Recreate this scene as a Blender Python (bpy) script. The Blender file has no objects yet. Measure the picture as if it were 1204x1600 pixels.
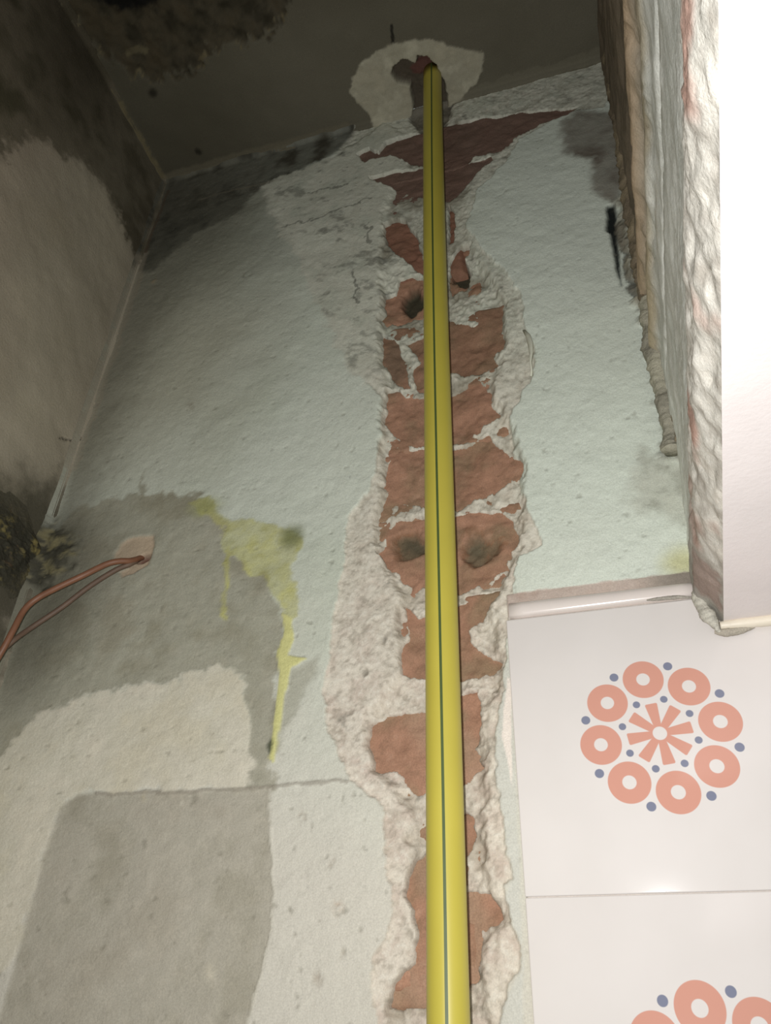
import bpy, bmesh, math, random
import numpy as np
from mathutils import Matrix, Vector, noise as mnoise

# ------------------------------------------------------------------ camera, world, lights, exposure
S = bpy.context.scene
COL = S.collection
U = 0.565                     # metres from the lens to the plastered wall
ZC = 1.45                     # height of the lens above the floor
F = 1243.0                    # focal length in pixels of the 1204 x 1600 frame
AX = np.array([0.95615976, -0.14900668, -0.25210222])   # along the wall, to the right
AY = np.array([0.2914765, 0.56738699, 0.77013859])      # into the wall
AZ = np.array([0.02828373, -0.8098574, 0.58594456])     # up

cam_d = bpy.data.cameras.new('camera')
cam = bpy.data.objects.new('camera', cam_d)
COL.objects.link(cam)
cam_d.sensor_fit = 'VERTICAL'
cam_d.sensor_height = 24.0
cam_d.lens = F / 1600.0 * 24.0
cam_d.clip_start = 0.01
right = Vector((AX[0], AY[0], AZ[0]))
down = Vector((AX[1], AY[1], AZ[1]))
fwd = Vector((AX[2], AY[2], AZ[2]))
R3 = Matrix((right, -down, -fwd)).transposed()
cam.matrix_world = Matrix.Translation((0, 0, ZC)) @ R3.to_4x4()
S.camera = cam

w = bpy.data.worlds.new('room_light')
S.world = w
w.use_nodes = True
bg = w.node_tree.nodes['Background']
bg.inputs[0].default_value = (0.95, 1.0, 0.93, 1)
bg.inputs[1].default_value = 0.23

ld = bpy.data.lights.new('torch', 'SPOT')                # the phone's torch beside its lens
ld.energy = 14.2
ld.color = (1.0, 0.988, 0.975)
ld.shadow_soft_size = 0.005
ld.spot_size = math.radians(150)
ld.spot_blend = 1.0
lamp = bpy.data.objects.new('torch', ld)
COL.objects.link(lamp)
lamp.matrix_world = Matrix.Translation(Vector((0, 0, ZC)) + right * -0.016 - down * 0.006) @ R3.to_4x4()

S.view_settings.view_transform = 'Standard'
S.view_settings.look = 'None'
S.view_settings.gamma = 1.0
S.view_settings.use_curve_mapping = False
S.view_settings.exposure = 0.0

# ------------------------------------------------------------------ helpers
CEIL = 2.0107 * U             # heights below are relative to the lens
LEFT = -1.0013 * U
rng = np.random.RandomState(7)
LAT = rng.rand(8, 256, 256)


def ray(p):
    c = np.array([p[0] - 602.0, p[1] - 800.0, F])
    return np.array([AX @ c, AY @ c, AZ @ c])


def on_wall(p, y=1.0):
    r = ray(p); r = r * (y * U / r[1]); return r


def on_ceiling(p):
    r = ray(p); return r * (CEIL / r[2])


def on_left(p):
    r = ray(p); return r * (LEFT / r[0])


def wall2(pts):
    return np.array([on_wall(p)[[0, 2]] for p in pts])


def ceil2(pts):
    return np.array([on_ceiling(p)[[0, 1]] for p in pts])


def left2(pts):
    return np.array([on_left(p)[[1, 2]] for p in pts])


def vnoise(x, y, layer=0):
    xi = np.floor(x).astype(int); yi = np.floor(y).astype(int)
    fx = x - xi; fy = y - yi
    fx = fx * fx * (3 - 2 * fx); fy = fy * fy * (3 - 2 * fy)
    L = LAT[layer % 8]
    a = L[xi & 255, yi & 255]; b = L[(xi + 1) & 255, yi & 255]
    c = L[xi & 255, (yi + 1) & 255]; d = L[(xi + 1) & 255, (yi + 1) & 255]
    return (a * (1 - fx) + b * fx) * (1 - fy) + (c * (1 - fx) + d * fx) * fy


def fbm(x, y, scale, octv=4, layer=0, gain=0.5):
    """noise of about -1..1; scale = size of the largest feature in metres"""
    t = np.zeros(np.broadcast(x, y).shape); amp = 1.0; tot = 0.0; s = 1.0 / scale
    for o in range(octv):
        t = t + amp * (vnoise(x * s + 17.3 * o + 40, y * s + 9.1 * o + 40, layer + o) * 2 - 1)
        tot += amp; amp *= gain; s *= 2.03
    return t / tot * 1.6


def sstep(a, b, v):
    t = np.clip((v - a) / (b - a), 0, 1)
    return t * t * (3 - 2 * t)


def seg_dist(X, Y, a, b):
    ax, ay = a; dx, dy = b[0] - a[0], b[1] - a[1]
    L2 = dx * dx + dy * dy + 1e-12
    t = np.clip(((X - ax) * dx + (Y - ay) * dy) / L2, 0, 1)
    return np.hypot(X - ax - t * dx, Y - ay - t * dy)


class Field:
    """a gridded surface with a relief h (towards the room) and a colour at each vertex"""
    def __init__(self, us, vs, base):
        self.us, self.vs = us, vs
        self.X, self.Y = np.meshgrid(us, vs, indexing='ij')
        self.h = np.zeros(self.X.shape)
        self.c = np.zeros(self.X.shape + (3,)); self.c[:] = lin(base)
        self.wx = fbm(self.X, self.Y, 0.012, 4, 1, 0.6)
        self.wy = fbm(self.X, self.Y, 0.012, 4, 5, 0.6)

    def poly(self, P, soft=0.0008, warp=0.002):
        """soft mask 0..1 of a polygon with ragged edges"""
        m = 0.03
        P = np.asarray(P)
        i0 = np.searchsorted(self.us, P[:, 0].min() - m); i1 = np.searchsorted(self.us, P[:, 0].max() + m)
        j0 = np.searchsorted(self.vs, P[:, 1].min() - m); j1 = np.searchsorted(self.vs, P[:, 1].max() + m)
        out = np.zeros(self.X.shape)
        if i1 <= i0 or j1 <= j0:
            return out
        sl = (slice(i0, i1), slice(j0, j1))
        X = self.X[sl] + self.wx[sl] * warp; Y = self.Y[sl] + self.wy[sl] * warp
        ins = np.zeros(X.shape, bool); D = np.full(X.shape, 9.0)
        n = len(P)
        for k in range(n):
            a = P[k]; b = P[(k + 1) % n]
            D = np.minimum(D, seg_dist(X, Y, a, b))
            if a[1] != b[1]:
                cond = ((a[1] > Y) != (b[1] > Y)) & (X < (b[0] - a[0]) * (Y - a[1]) / (b[1] - a[1]) + a[0])
                ins ^= cond
        sd = np.where(ins, D, -D)
        out[sl] = sstep(-soft, soft, sd)
        return out

    def line(self, P, width, warp=0.002):
        P = np.asarray(P); D = np.full(self.X.shape, 9.0)
        X = self.X + self.wx * warp; Y = self.Y + self.wy * warp
        for k in range(len(P) - 1):
            D = np.minimum(D, seg_dist(X, Y, P[k], P[k + 1]))
        return 1 - sstep(width * 0.5, width, D)

    def spot(self, p, rx, ry, soft=0.5):
        d = np.hypot((self.X + self.wx * 0.0015 - p[0]) / rx, (self.Y + self.wy * 0.0015 - p[1]) / ry)
        return 1 - sstep(1 - soft, 1 + soft, d)

    def tint(self, mask, colour, k=1.0):
        m = (mask * k)[..., None]
        self.c = self.c * (1 - m) + lin(colour) * m

    def mottled(self, mask, ca, cb, scale, layer=2, lo=-0.9, hi=0.9, k=1.0):
        t = sstep(lo, hi, fbm(self.X, self.Y, scale, 4, layer, 0.6))
        self.tint(mask * (1 - t), ca, k); self.tint(mask * t, cb, k)


def lin(c):
    c = np.asarray(c, float) / 255.0
    return np.where(c <= 0.04045, c / 12.92, ((c + 0.055) / 1.055) ** 2.4)


def link(name, me, mat, parent=None, smooth=True):
    ob = bpy.data.objects.new(name, me)
    COL.objects.link(ob)
    if mat and not me.materials:
        me.materials.append(mat)
    if smooth:
        me.polygons.foreach_set('use_smooth', [True] * len(me.polygons))
    if parent is not None:
        ob.parent = parent
    return ob


def grid_mesh(name, pos, colours=None, flip=False):
    nu, nv = pos.shape[:2]
    me = bpy.data.meshes.new(name)
    idx = np.arange(nu * nv).reshape(nu, nv)
    q = np.stack([idx[:-1, :-1], idx[1:, :-1], idx[1:, 1:], idx[:-1, 1:]], -1).reshape(-1, 4)
    if flip:
        q = q[:, ::-1]
    nf = len(q)
    me.vertices.add(nu * nv); me.loops.add(nf * 4); me.polygons.add(nf)
    me.vertices.foreach_set('co', pos.reshape(-1).astype(np.float32))
    me.loops.foreach_set('vertex_index', q.reshape(-1).astype(np.int32))
    me.polygons.foreach_set('loop_start', np.arange(0, nf * 4, 4, dtype=np.int32))
    me.polygons.foreach_set('loop_total', np.full(nf, 4, dtype=np.int32))
    me.update(calc_edges=True)
    if colours is not None:
        paint(me, colours.reshape(-1, 3))
    return me


def paint(me, rgb):
    at = me.color_attributes.new('Col', 'FLOAT_COLOR', 'POINT')
    rgba = np.ones((len(rgb), 4), np.float32); rgba[:, :3] = rgb
    at.data.foreach_set('color', rgba.reshape(-1))


def structure(ob, label, cat):
    ob['kind'] = 'structure'; ob['label'] = label; ob['category'] = cat
    return ob


def tag(ob, label, cat, group=None):
    ob['label'] = label; ob['category'] = cat
    if group:
        ob['group'] = group
    return ob


def tube(name, pts, radius, mat, parent=None, seg=12, lump=0.0, seed=0, closed_ends=True, NS=10):
    """a swept tube along a smooth path, optionally lumpy"""
    P = [Vector(p) for p in pts]
    path = []; rad = []
    rr = radius if isinstance(radius, (list, tuple)) else [radius] * len(P)
    for i in range(len(P) - 1):
        p0 = P[max(i - 1, 0)]; p1 = P[i]; p2 = P[i + 1]; p3 = P[min(i + 2, len(P) - 1)]
        for s in range(NS):
            t = s / NS
            path.append(0.5 * ((2 * p1) + (p2 - p0) * t + (2 * p0 - 5 * p1 + 4 * p2 - p3) * t * t + (3 * p1 - p0 - 3 * p2 + p3) * t ** 3))
            rad.append(rr[i] * (1 - t) + rr[i + 1] * t)
    path.append(P[-1]); rad.append(rr[-1])
    random.seed(seed)
    vs = []; fs = []
    n = len(path)
    up = Vector((0, 1, 0.13)).normalized()
    for i in range(n):
        d = (path[min(i + 1, n - 1)] - path[max(i - 1, 0)]).normalized()
        a = d.cross(up).normalized(); b = a.cross(d).normalized()
        for k in range(seg):
            th = 2 * math.pi * k / seg
            r = rad[i]
            if lump:
                q = path[i] + (a * math.cos(th) + b * math.sin(th)) * r
                r *= 1 + lump * (mnoise.noise(q * 70 + Vector((seed, 0, 0))) + 0.6 * mnoise.noise(q * 190) + 0.35 * mnoise.noise(q * 420))
            vs.append(path[i] + (a * math.cos(th) + b * math.sin(th)) * r)
    for i in range(n - 1):
        for k in range(seg):
            k2 = (k + 1) % seg
            fs.append((i * seg + k, i * seg + k2, (i + 1) * seg + k2, (i + 1) * seg + k))
    if closed_ends:
        fs.append(tuple(range(seg - 1, -1, -1))); fs.append(tuple((n - 1) * seg + k for k in range(seg)))
    me = bpy.data.meshes.new(name)
    me.from_pydata([tuple(v) for v in vs], [], fs); me.update()
    return link(name, me, mat, parent)


# ------------------------------------------------------------------ materials
def nodes_of(name):
    m = bpy.data.materials.new(name); m.use_nodes = True
    nt = m.node_tree
    return m, nt, nt.nodes['Principled BSDF']


def field_material(name, bump_scale=330.0, bump=0.6, grain=0.10, rough=0.85, dist=0.0012, spec=0.25):
    """colour from the surface's own paint and stain layers, plus fine grain and plaster relief"""
    m, nt, b = nodes_of(name)
    N, L = nt.nodes, nt.links
    at = N.new('ShaderNodeAttribute'); at.attribute_name = 'Col'
    tc = N.new('ShaderNodeTexCoord')
    n1 = N.new('ShaderNodeTexNoise'); n1.inputs['Scale'].default_value = 900; n1.inputs['Detail'].default_value = 5
    L.new(tc.outputs['Object'], n1.inputs['Vector'])
    mr = N.new('ShaderNodeMapRange')
    mr.inputs['From Min'].default_value = 0.3; mr.inputs['From Max'].default_value = 0.7
    mr.inputs['To Min'].default_value = 1 - grain; mr.inputs['To Max'].default_value = 1 + grain
    L.new(n1.outputs['Fac'], mr.inputs['Value'])
    mx = N.new('ShaderNodeMix'); mx.data_type = 'RGBA'; mx.blend_type = 'MULTIPLY'
    mx.inputs['Factor'].default_value = 1.0
    L.new(at.outputs['Color'], mx.inputs['A']); L.new(mr.outputs['Result'], mx.inputs['B'])
    L.new(mx.outputs['Result'], b.inputs['Base Color'])
    n2 = N.new('ShaderNodeTexNoise'); n2.inputs['Scale'].default_value = bump_scale; n2.inputs['Detail'].default_value = 4
    n2.inputs['Roughness'].default_value = 0.6
    L.new(tc.outputs['Object'], n2.inputs['Vector'])
    bp = N.new('ShaderNodeBump'); bp.inputs['Strength'].default_value = bump; bp.inputs['Distance'].default_value = dist
    L.new(n2.outputs['Fac'], bp.inputs['Height'])
    L.new(bp.outputs['Normal'], b.inputs['Normal'])
    b.inputs['Roughness'].default_value = rough
    b.inputs['Specular IOR Level'].default_value = spec
    return m


def plain_material(name, colour, rough=0.5, var=0.12, scale=60.0, bump=0.0, spec=0.5, bscale=300.0):
    m, nt, b = nodes_of(name)
    N, L = nt.nodes, nt.links
    tc = N.new('ShaderNodeTexCoord')
    n1 = N.new('ShaderNodeTexNoise'); n1.inputs['Scale'].default_value = scale; n1.inputs['Detail'].default_value = 4
    L.new(tc.outputs['Object'], n1.inputs['Vector'])
    cr = N.new('ShaderNodeValToRGB')
    c = lin(colour)
    cr.color_ramp.elements[0].position = 0.3; cr.color_ramp.elements[1].position = 0.7
    cr.color_ramp.elements[0].color = (*(c * (1 - var)), 1); cr.color_ramp.elements[1].color = (*np.minimum(c * (1 + var), 1), 1)
    L.new(n1.outputs['Fac'], cr.inputs['Fac']); L.new(cr.outputs['Color'], b.inputs['Base Color'])
    if bump:
        n2 = N.new('ShaderNodeTexNoise'); n2.inputs['Scale'].default_value = bscale; n2.inputs['Detail'].default_value = 5
        L.new(tc.outputs['Object'], n2.inputs['Vector'])
        bp = N.new('ShaderNodeBump'); bp.inputs['Strength'].default_value = bump; bp.inputs['Distance'].default_value = 0.002
        L.new(n2.outputs['Fac'], bp.inputs['Height']); L.new(bp.outputs['Normal'], b.inputs['Normal'])
    b.inputs['Roughness'].default_value = rough
    b.inputs['Specular IOR Level'].default_value = spec
    return m


M_wall = field_material('sooty_painted_plaster')
M_ceil = field_material('sooty_ceiling_plaster', bump=0.3)
M_side = field_material('crumbling_plaster', bump=0.4, bump_scale=380, dist=0.0015)
M_brick = field_material('red_brick', bump=0.5, bump_scale=350, grain=0.14, rough=0.95, spec=0.1)
M_mortar = field_material('lumpy_mortar', bump=0.7, bump_scale=350, dist=0.002, grain=0.15)
M_pipe = plain_material('yellow_polyethylene', (188, 175, 72), 0.42, 0.03, 25)
M_stripe = plain_material('green_stripe_ink', (72, 88, 44), 0.5, 0.08, 90)
M_wire = plain_material('brick_red_insulation', (124, 84, 62), 0.5, 0.1, 120)
M_wire2 = plain_material('dusty_brown_insulation', (104, 84, 70), 0.6, 0.12, 120)
M_soffit = plain_material('white_painted_plaster', (226, 218, 216), 0.7, 0.03, 30, 0.15)
M_grout = plain_material('pale_grout', (196, 190, 182), 0.9, 0.08, 200, 0.3)
M_flake = plain_material('pale_paint_flake', (205, 205, 188), 0.6, 0.06, 200)
M_trim = plain_material('white_glazed_trim', (222, 212, 206), 0.15, 0.03, 40)
M_bead = plain_material('ivory_caulk', (224, 214, 196), 0.45, 0.06, 80)


def tile_material():
    """white glaze with the printed rosette: eight rings, eight petals, sixteen blue dots"""
    m, nt, b = nodes_of('printed_white_glaze')
    N, L = nt.nodes, nt.links

    def math_(op, a, b_=None, c=None):
        n = N.new('ShaderNodeMath'); n.operation = op
        for i, v in enumerate((a, b_, c)):
            if v is None:
                continue
            if isinstance(v, (int, float)):
                n.inputs[i].default_value = v
            else:
                L.new(v, n.inputs[i])
        return n.outputs[0]
    tc = N.new('ShaderNodeTexCoord'); sp = N.new('ShaderNodeSeparateXYZ')
    L.new(tc.outputs['Object'], sp.inputs[0])
    x, z = sp.outputs['X'], sp.outputs['Z']
    r = math_('SQRT', math_('ADD', math_('MULTIPLY', x, x), math_('MULTIPLY', z, z)))
    th = math_('ARCTAN2', z, x)

    def folded(phase):
        sec = math.pi / 4
        a = math_('SUBTRACT', math_('FLOORED_MODULO', math_('ADD', th, sec / 2 - phase), sec), sec / 2)
        return math_('MULTIPLY', r, math_('COSINE', a)), math_('MULTIPLY', r, math_('SINE', a))

    def below(v, edge, soft=0.0003):
        n = N.new('ShaderNodeMapRange'); n.interpolation_type = 'SMOOTHSTEP'
        if isinstance(v, (int, float)):
            n.inputs['Value'].default_value = v
        else:
            L.new(v, n.inputs['Value'])
        n.inputs['From Min'].default_value = edge - soft; n.inputs['From Max'].default_value = edge + soft
        n.inputs['To Min'].default_value = 1.0; n.inputs['To Max'].default_value = 0.0
        return n.outputs['Result']

    def dist(px, py, cx):
        dx = math_('SUBTRACT', px, cx)
        return math_('SQRT', math_('ADD', math_('MULTIPLY', dx, dx), math_('MULTIPLY', py, py)))
    ph = math.radians(PHASE)
    px, py = folded(ph)
    dr = dist(px, py, 0.0403)
    ring = math_('MULTIPLY', below(dr, 0.0140), math_('SUBTRACT', 1.0, below(dr, 0.0046)))
    # petal: a wedge with blunt rounded end
    rc = 0.0012
    half = math_('MULTIPLY_ADD', px, 0.105, 0.0020 - rc)
    ex = math_('MAXIMUM', math_('SUBTRACT', px, 0.0216 - rc), 0.0)
    ey = math_('MAXIMUM', math_('SUBTRACT', math_('ABSOLUTE', py), half), 0.0)
    de = math_('SQRT', math_('ADD', math_('MULTIPLY', ex, ex), math_('MULTIPLY', ey, ey)))
    petal = math_('MULTIPLY', below(de, rc), math_('SUBTRACT', 1.0, below(r, 0.0047)))
    qx, qy = folded(ph + math.pi / 8)
    dots = math_('MAXIMUM', below(dist(qx, qy, 0.0500), 0.0031), below(dist(qx, qy, 0.0248), 0.0025))
    red = math_('MAXIMUM', ring, petal)
    nz = N.new('ShaderNodeTexNoise'); nz.inputs['Scale'].default_value = 22; nz.inputs['Detail'].default_value = 3
    L.new(tc.outputs['Object'], nz.inputs['Vector'])
    base = N.new('ShaderNodeMix'); base.data_type = 'RGBA'
    base.inputs['A'].default_value = (*lin((218, 212, 208)), 1); base.inputs['B'].default_value = (*lin((227, 221, 218)), 1)
    L.new(nz.outputs['Fac'], base.inputs['Factor'])
    m1 = N.new('ShaderNodeMix'); m1.data_type = 'RGBA'
    L.new(red, m1.inputs['Factor']); L.new(base.outputs['Result'], m1.inputs['A'])
    m1.inputs['B'].default_value = (*lin((210, 154, 137)), 1)
    m2 = N.new('ShaderNodeMix'); m2.data_type = 'RGBA'
    L.new(dots, m2.inputs['Factor']); L.new(m1.outputs['Result'], m2.inputs['A'])
    m2.inputs['B'].default_value = (*lin((128, 132, 152)), 1)
    L.new(m2.outputs['Result'], b.inputs['Base Color'])
    b.inputs['Roughness'].default_value = 0.12
    b.inputs['Specular IOR Level'].default_value = 0.4
    return m


PHASE = 97.0 - 90.0
M_tile = tile_material()

# ------------------------------------------------------------------ wall_back: plaster with the chopped-out channel
def spaced(*spans):
    out = []
    for a, b, st in spans:
        n = max(1, int(round((b - a) / st)))
        out += list(a + (b - a) * np.arange(n) / n)
    out.append(spans[-1][1])
    return np.array(out)


xs = spaced((LEFT, -0.47 * U, 0.0022), (-0.47 * U, 0.03 * U, 0.00105), (0.03 * U, 0.20 * U, 0.0019), (0.20 * U, 0.60 * U, 0.02))
zs = spaced((-0.60 * U, 0.0, 0.01), (0.0, 0.75 * U, 0.00115), (0.75 * U, CEIL + 0.004, 0.0017))
W = Field(xs, zs, (200, 206, 193))
X, Z = W.X, W.Y

# old paint: broad mottling, soffit bounce painted in, then coats and stains
W.mottled(np.ones_like(X), (196, 202, 187), (206, 211, 198), 0.12, 2)
bounce_lit = sstep(-0.35 * U, -0.05 * U, X + fbm(X, Z, 0.15, 3, 1) * 0.03)
W.tint(bounce_lit, (214, 221, 209), 0.9)  # bounce light from the soffit put into the colour: lighter to the right
bounce_dim = (1 - sstep(-0.85 * U, -0.45 * U, X + fbm(X, Z, 0.15, 3, 5) * 0.05)) * sstep(0.75 * U, 1.15 * U, Z + fbm(X, Z, 0.15, 3, 7) * 0.04)
W.tint(bounce_dim, (172, 170, 152), 0.85)  # upper left toned down as the far end of that painted bounce
W.h += fbm(X, Z, 0.05, 4, 3) * 0.0012 + fbm(X, Z, 0.007, 2, 6) * 0.00025
low = 1 - sstep(0.10 * U, 0.75 * U, Z + fbm(X, Z, 0.1, 3, 4) * 0.06)
W.tint(low, (202, 195, 183), 0.8)

sootleft = W.poly(wall2([(258, 280), (150, 500), (100, 720), (50, 900), (-30, 1130), (90, 1000), (120, 850), (170, 720), (215, 600), (300, 420), (420, 310)]), 0.05, 0.01)
W.tint(sootleft, (118, 114, 100), 0.75)
grey1 = W.poly(wall2([(-60, 930), (60, 860), (110, 800), (190, 775), (216, 772), (222, 738), (228, 772), (300, 772), (335, 790), (352, 815), (350, 862), (378, 880), (418, 900), (436, 960), (440, 1000), (430, 1060), (424, 1180), (424, 1232), (386, 1232), (388, 1090), (375, 1050), (340, 1036), (270, 1062), (180, 1080), (120, 1090), (60, 1120), (20, 1160), (-60, 1260)]), 0.003, 0.007)
W.mottled(grey1, (150, 146, 127), (160, 156, 138), 0.05, 4)
smudge = W.poly(wall2([(455, 1045), (498, 1026), (488, 1060), (465, 1100), (440, 1150), (428, 1180), (436, 1110)]), 0.004, 0.003)
W.tint(smudge, (172, 171, 156), 0.9)
beige = W.poly(wall2([(-60, 1260), (20, 1160), (60, 1120), (120, 1092), (180, 1082), (270, 1064), (340, 1038), (372, 1050), (386, 1090), (386, 1228), (120, 1240), (90, 1262), (30, 1480), (-60, 1600)]), 0.003, 0.007)
W.mottled(beige, (213, 206, 185), (222, 215, 197), 0.04, 5)
grey2 = W.poly(wall2([(92, 1262), (120, 1241), (300, 1236), (422, 1228), (420, 1300), (428, 1400), (425, 1450), (405, 1530), (385, 1600), (382, 1800), (-70, 1800), (-20, 1660), (30, 1480), (72, 1330)]), 0.0022, 0.0012)
W.mottled(grey2, (165, 159, 143), (174, 167, 152), 0.05, 3)
W.h += (beige - grey2) * 0.0006
W.mottled(beige + grey1 + grey2, (140, 138, 124), (178, 172, 156), 0.008, 6, -0.1, 0.9, 0.16)
ridge = W.line(wall2([(150, 1241), (300, 1237), (425, 1229), (545, 1221)]), 0.0018, 0.0015)
W.tint(ridge, (140, 132, 120), 0.55); W.h += ridge * 0.0008
seam = W.line(wall2([(420, 1232), (428, 1400), (424, 1452), (404, 1530), (384, 1602)]), 0.0013, 0.002)
W.tint(seam, (206, 202, 188), 0.6); W.h += seam * 0.0006

# yellow paint splash and its two runs
yel = W.poly(wall2([(298, 786), (325, 776), (345, 800), (362, 815), (385, 812), (440, 822), (468, 838), (470, 862), (456, 880), (456, 905), (468, 942), (462, 966), (446, 970), (432, 934), (414, 905), (380, 888), (366, 868), (358, 872), (353, 972), (345, 970), (351, 872), (347, 822), (322, 806)]), 0.0022, 0.004)
run = W.poly(wall2([(440, 958), (458, 968), (459, 1000), (451, 1024), (480, 1030), (456, 1044), (446, 1080), (441, 1112), (431, 1170), (429, 1192), (420, 1186), (426, 1130), (437, 1060), (433, 1020), (444, 990)]), 0.0009, 0.001)
W.mottled(yel * (0.72 + 0.28 * sstep(-0.6, 0.3, fbm(X, Z, 0.02, 4, 1, 0.7))), (172, 170, 108), (188, 186, 120), 0.02, 3, k=0.95)
W.tint(W.spot(wall2([(455, 838)])[0], 0.011, 0.012, 0.6), (112, 116, 74), 0.8)
W.tint(W.spot(wall2([(320, 792)])[0], 0.016, 0.010, 0.8), (150, 152, 100), 0.7)
W.tint(run, (206, 203, 138), 0.95); W.h += run * 0.0012 + yel * 0.0003
W.tint(W.spot(wall2([(421, 1165)])[0], 0.0022, 0.006), (70, 76, 60), 0.9)

# soot along the ceiling and in the corner
soot = W.poly(wall2([(256, 262), (420, 225), (620, 175), (590, 200), (500, 250), (408, 292), (365, 335), (300, 368), (238, 425), (205, 425), (220, 380)]), 0.006, 0.006)
W.mottled(soot, (58, 55, 46), (74, 71, 60), 0.05, 2)
W.tint(W.line(wall2([(310, 312), (360, 299), (405, 289), (440, 280)]), 0.003), (120, 114, 98), 0.6)
W.tint(W.spot(wall2([(360, 380)])[0], 0.12, 0.10, 0.9), (110, 112, 100), 0.45)
darkright = W.poly(wall2([(878, 190), (905, 172), (965, 178), (985, 260), (962, 318), (940, 306), (920, 294), (928, 250), (880, 238)]), 0.007, 0.005)
W.mottled(darkright, (108, 99, 88), (122, 113, 101), 0.05, 4)

# bare skim around the channel
rough = fbm(X, Z, 0.010, 4, 2, 0.65)
rough2 = fbm(X, Z, 0.035, 4, 6, 0.6)
PATCH = wall2([(600, 150), (520, 245), (408, 292), (430, 345), (465, 400), (490, 460), (520, 520), (548, 575), (575, 600), (597, 620), (593, 680), (580, 760), (545, 800), (535, 880), (520, 960), (512, 1030), (503, 1080), (508, 1130), (530, 1180), (548, 1215), (575, 1245), (600, 1260), (600, 1300), (605, 1360), (612, 1420), (600, 1470), (580, 1500), (577, 1560), (585, 1600), (585, 1800), (792, 1800), (776, 1600), (780, 1570), (792, 1540), (812, 1512), (815, 1480), (796, 1440), (786, 1400), (785, 1380), (798, 1370), (788, 1300), (772, 1200), (776, 1130), (786, 1060), (794, 990), (800, 920), (812, 868), (846, 850), (826, 800), (812, 760), (806, 720), (792, 660), (815, 610), (832, 588), (834, 545), (820, 512), (815, 460), (792, 425), (760, 395), (728, 350), (742, 300), (790, 250), (812, 215), (850, 192), (900, 172), (945, 165), (960, 60), (700, 60)])
patch = W.poly(PATCH, 0.0006, 0.0026)
upleft = sstep(1.0 * U, 1.15 * U, Z) * (1 - sstep(-0.33 * U, -0.27 * U, X))
patch = patch * (1 - upleft) + W.poly(PATCH, 0.006, 0.006) * upleft
fine = fbm(X, Z, 0.0042, 3, 7, 0.7)
W.mottled(patch, (200, 193, 177), (212, 205, 190), 0.02, 2)
W.mottled(patch * (1 - sstep(0.35 * U, 0.95 * U, Z)), (196, 180, 167), (214, 205, 191), 0.012, 5, k=0.8)
W.mottled(patch * sstep(0.95 * U, 1.2 * U, Z), (190, 195, 180), (206, 209, 194), 0.03, 7, k=0.8)
W.tint(patch * (1 - upleft) * sstep(0.25, 0.7, rough), (140, 130, 114), 0.30)
calm = 1 - 0.75 * upleft
W.tint(patch * calm * sstep(0.15, 0.8, fine), (132, 124, 110), 0.42)
W.tint(patch * calm * sstep(0.2, 0.8, -fine), (224, 219, 206), 0.5)
smear_m = sstep(0.35, 0.8, fbm(X * 0.55, Z + X * 0.25, 0.018, 5, 4, 0.7))
W.tint(patch * upleft * smear_m, (118, 118, 108), 0.6)
W.tint(patch * sstep(0.55, 0.95, fbm(X, Z, 0.03, 5, 3, 0.7)), (92, 90, 82), 0.55)
flat = W.poly(wall2([(380, 285), (405, 350), (440, 410), (465, 470), (500, 530), (530, 590), (590, 602), (596, 330), (640, 215), (600, 190), (520, 245)]), 0.006, 0.004)
W.h -= patch * (1 - 0.97 * flat) * (0.0030 + rough * 0.0007 + fine * 0.00045) + patch * flat * (fine * 0.00005 + rough * 0.0001)
for a in ([(440, 355), (480, 345), (540, 322), (575, 312)], [(548, 425), (556, 445), (560, 470)], [(472, 305), (500, 295), (540, 288)], [(575, 350), (577, 380)]):
    W.tint(W.line(wall2(a), 0.0022, 0.006), (78, 78, 70), 0.6)

# the channel itself, deepest behind the pipe
chan_px = [(640, 175), (650, 230), (600, 330), (595, 400), (595, 480), (590, 540), (603, 600), (595, 640), (595, 760), (583, 840), (610, 900), (624, 930), (620, 1050), (590, 1090), (572, 1130), (574, 1205), (615, 1228), (640, 1262), (638, 1400), (645, 1450), (635, 1500), (602, 1545), (600, 1620), (600, 1800), (765, 1800), (762, 1620), (755, 1560), (752, 1500), (782, 1430), (762, 1390), (752, 1300), (758, 1210), (752, 1110), (785, 1040), (765, 950), (806, 862), (812, 800), (816, 715), (795, 665), (782, 640), (765, 600), (788, 520), (786, 470), (745, 400), (718, 340), (730, 300), (745, 262), (800, 215), (700, 180)]
chan = W.poly(wall2(chan_px), 0.005, 0.004)
W.h -= chan * (1 - 0.75 * sstep(1.30 * U, 1.50 * U, Z)) * (0.0085 + rough2 * 0.003 + rough * 0.0010 + fine * 0.0005)
gap = W.poly(wall2([(630, 150), (640, 178), (648, 198), (660, 204), (692, 196), (702, 175), (705, 150)]), 0.003, 0.003)
W.tint(gap, (104, 98, 86), 0.9)
W.h -= gap * 0.004
W.tint(chan * sstep(0.0, 0.6, rough2), (150, 140, 122), 0.45)
W.tint(chan * sstep(0.9 * U, 1.1 * U, Z) * sstep(-0.3, 0.4, rough2), (112, 108, 92), 0.45)

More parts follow.
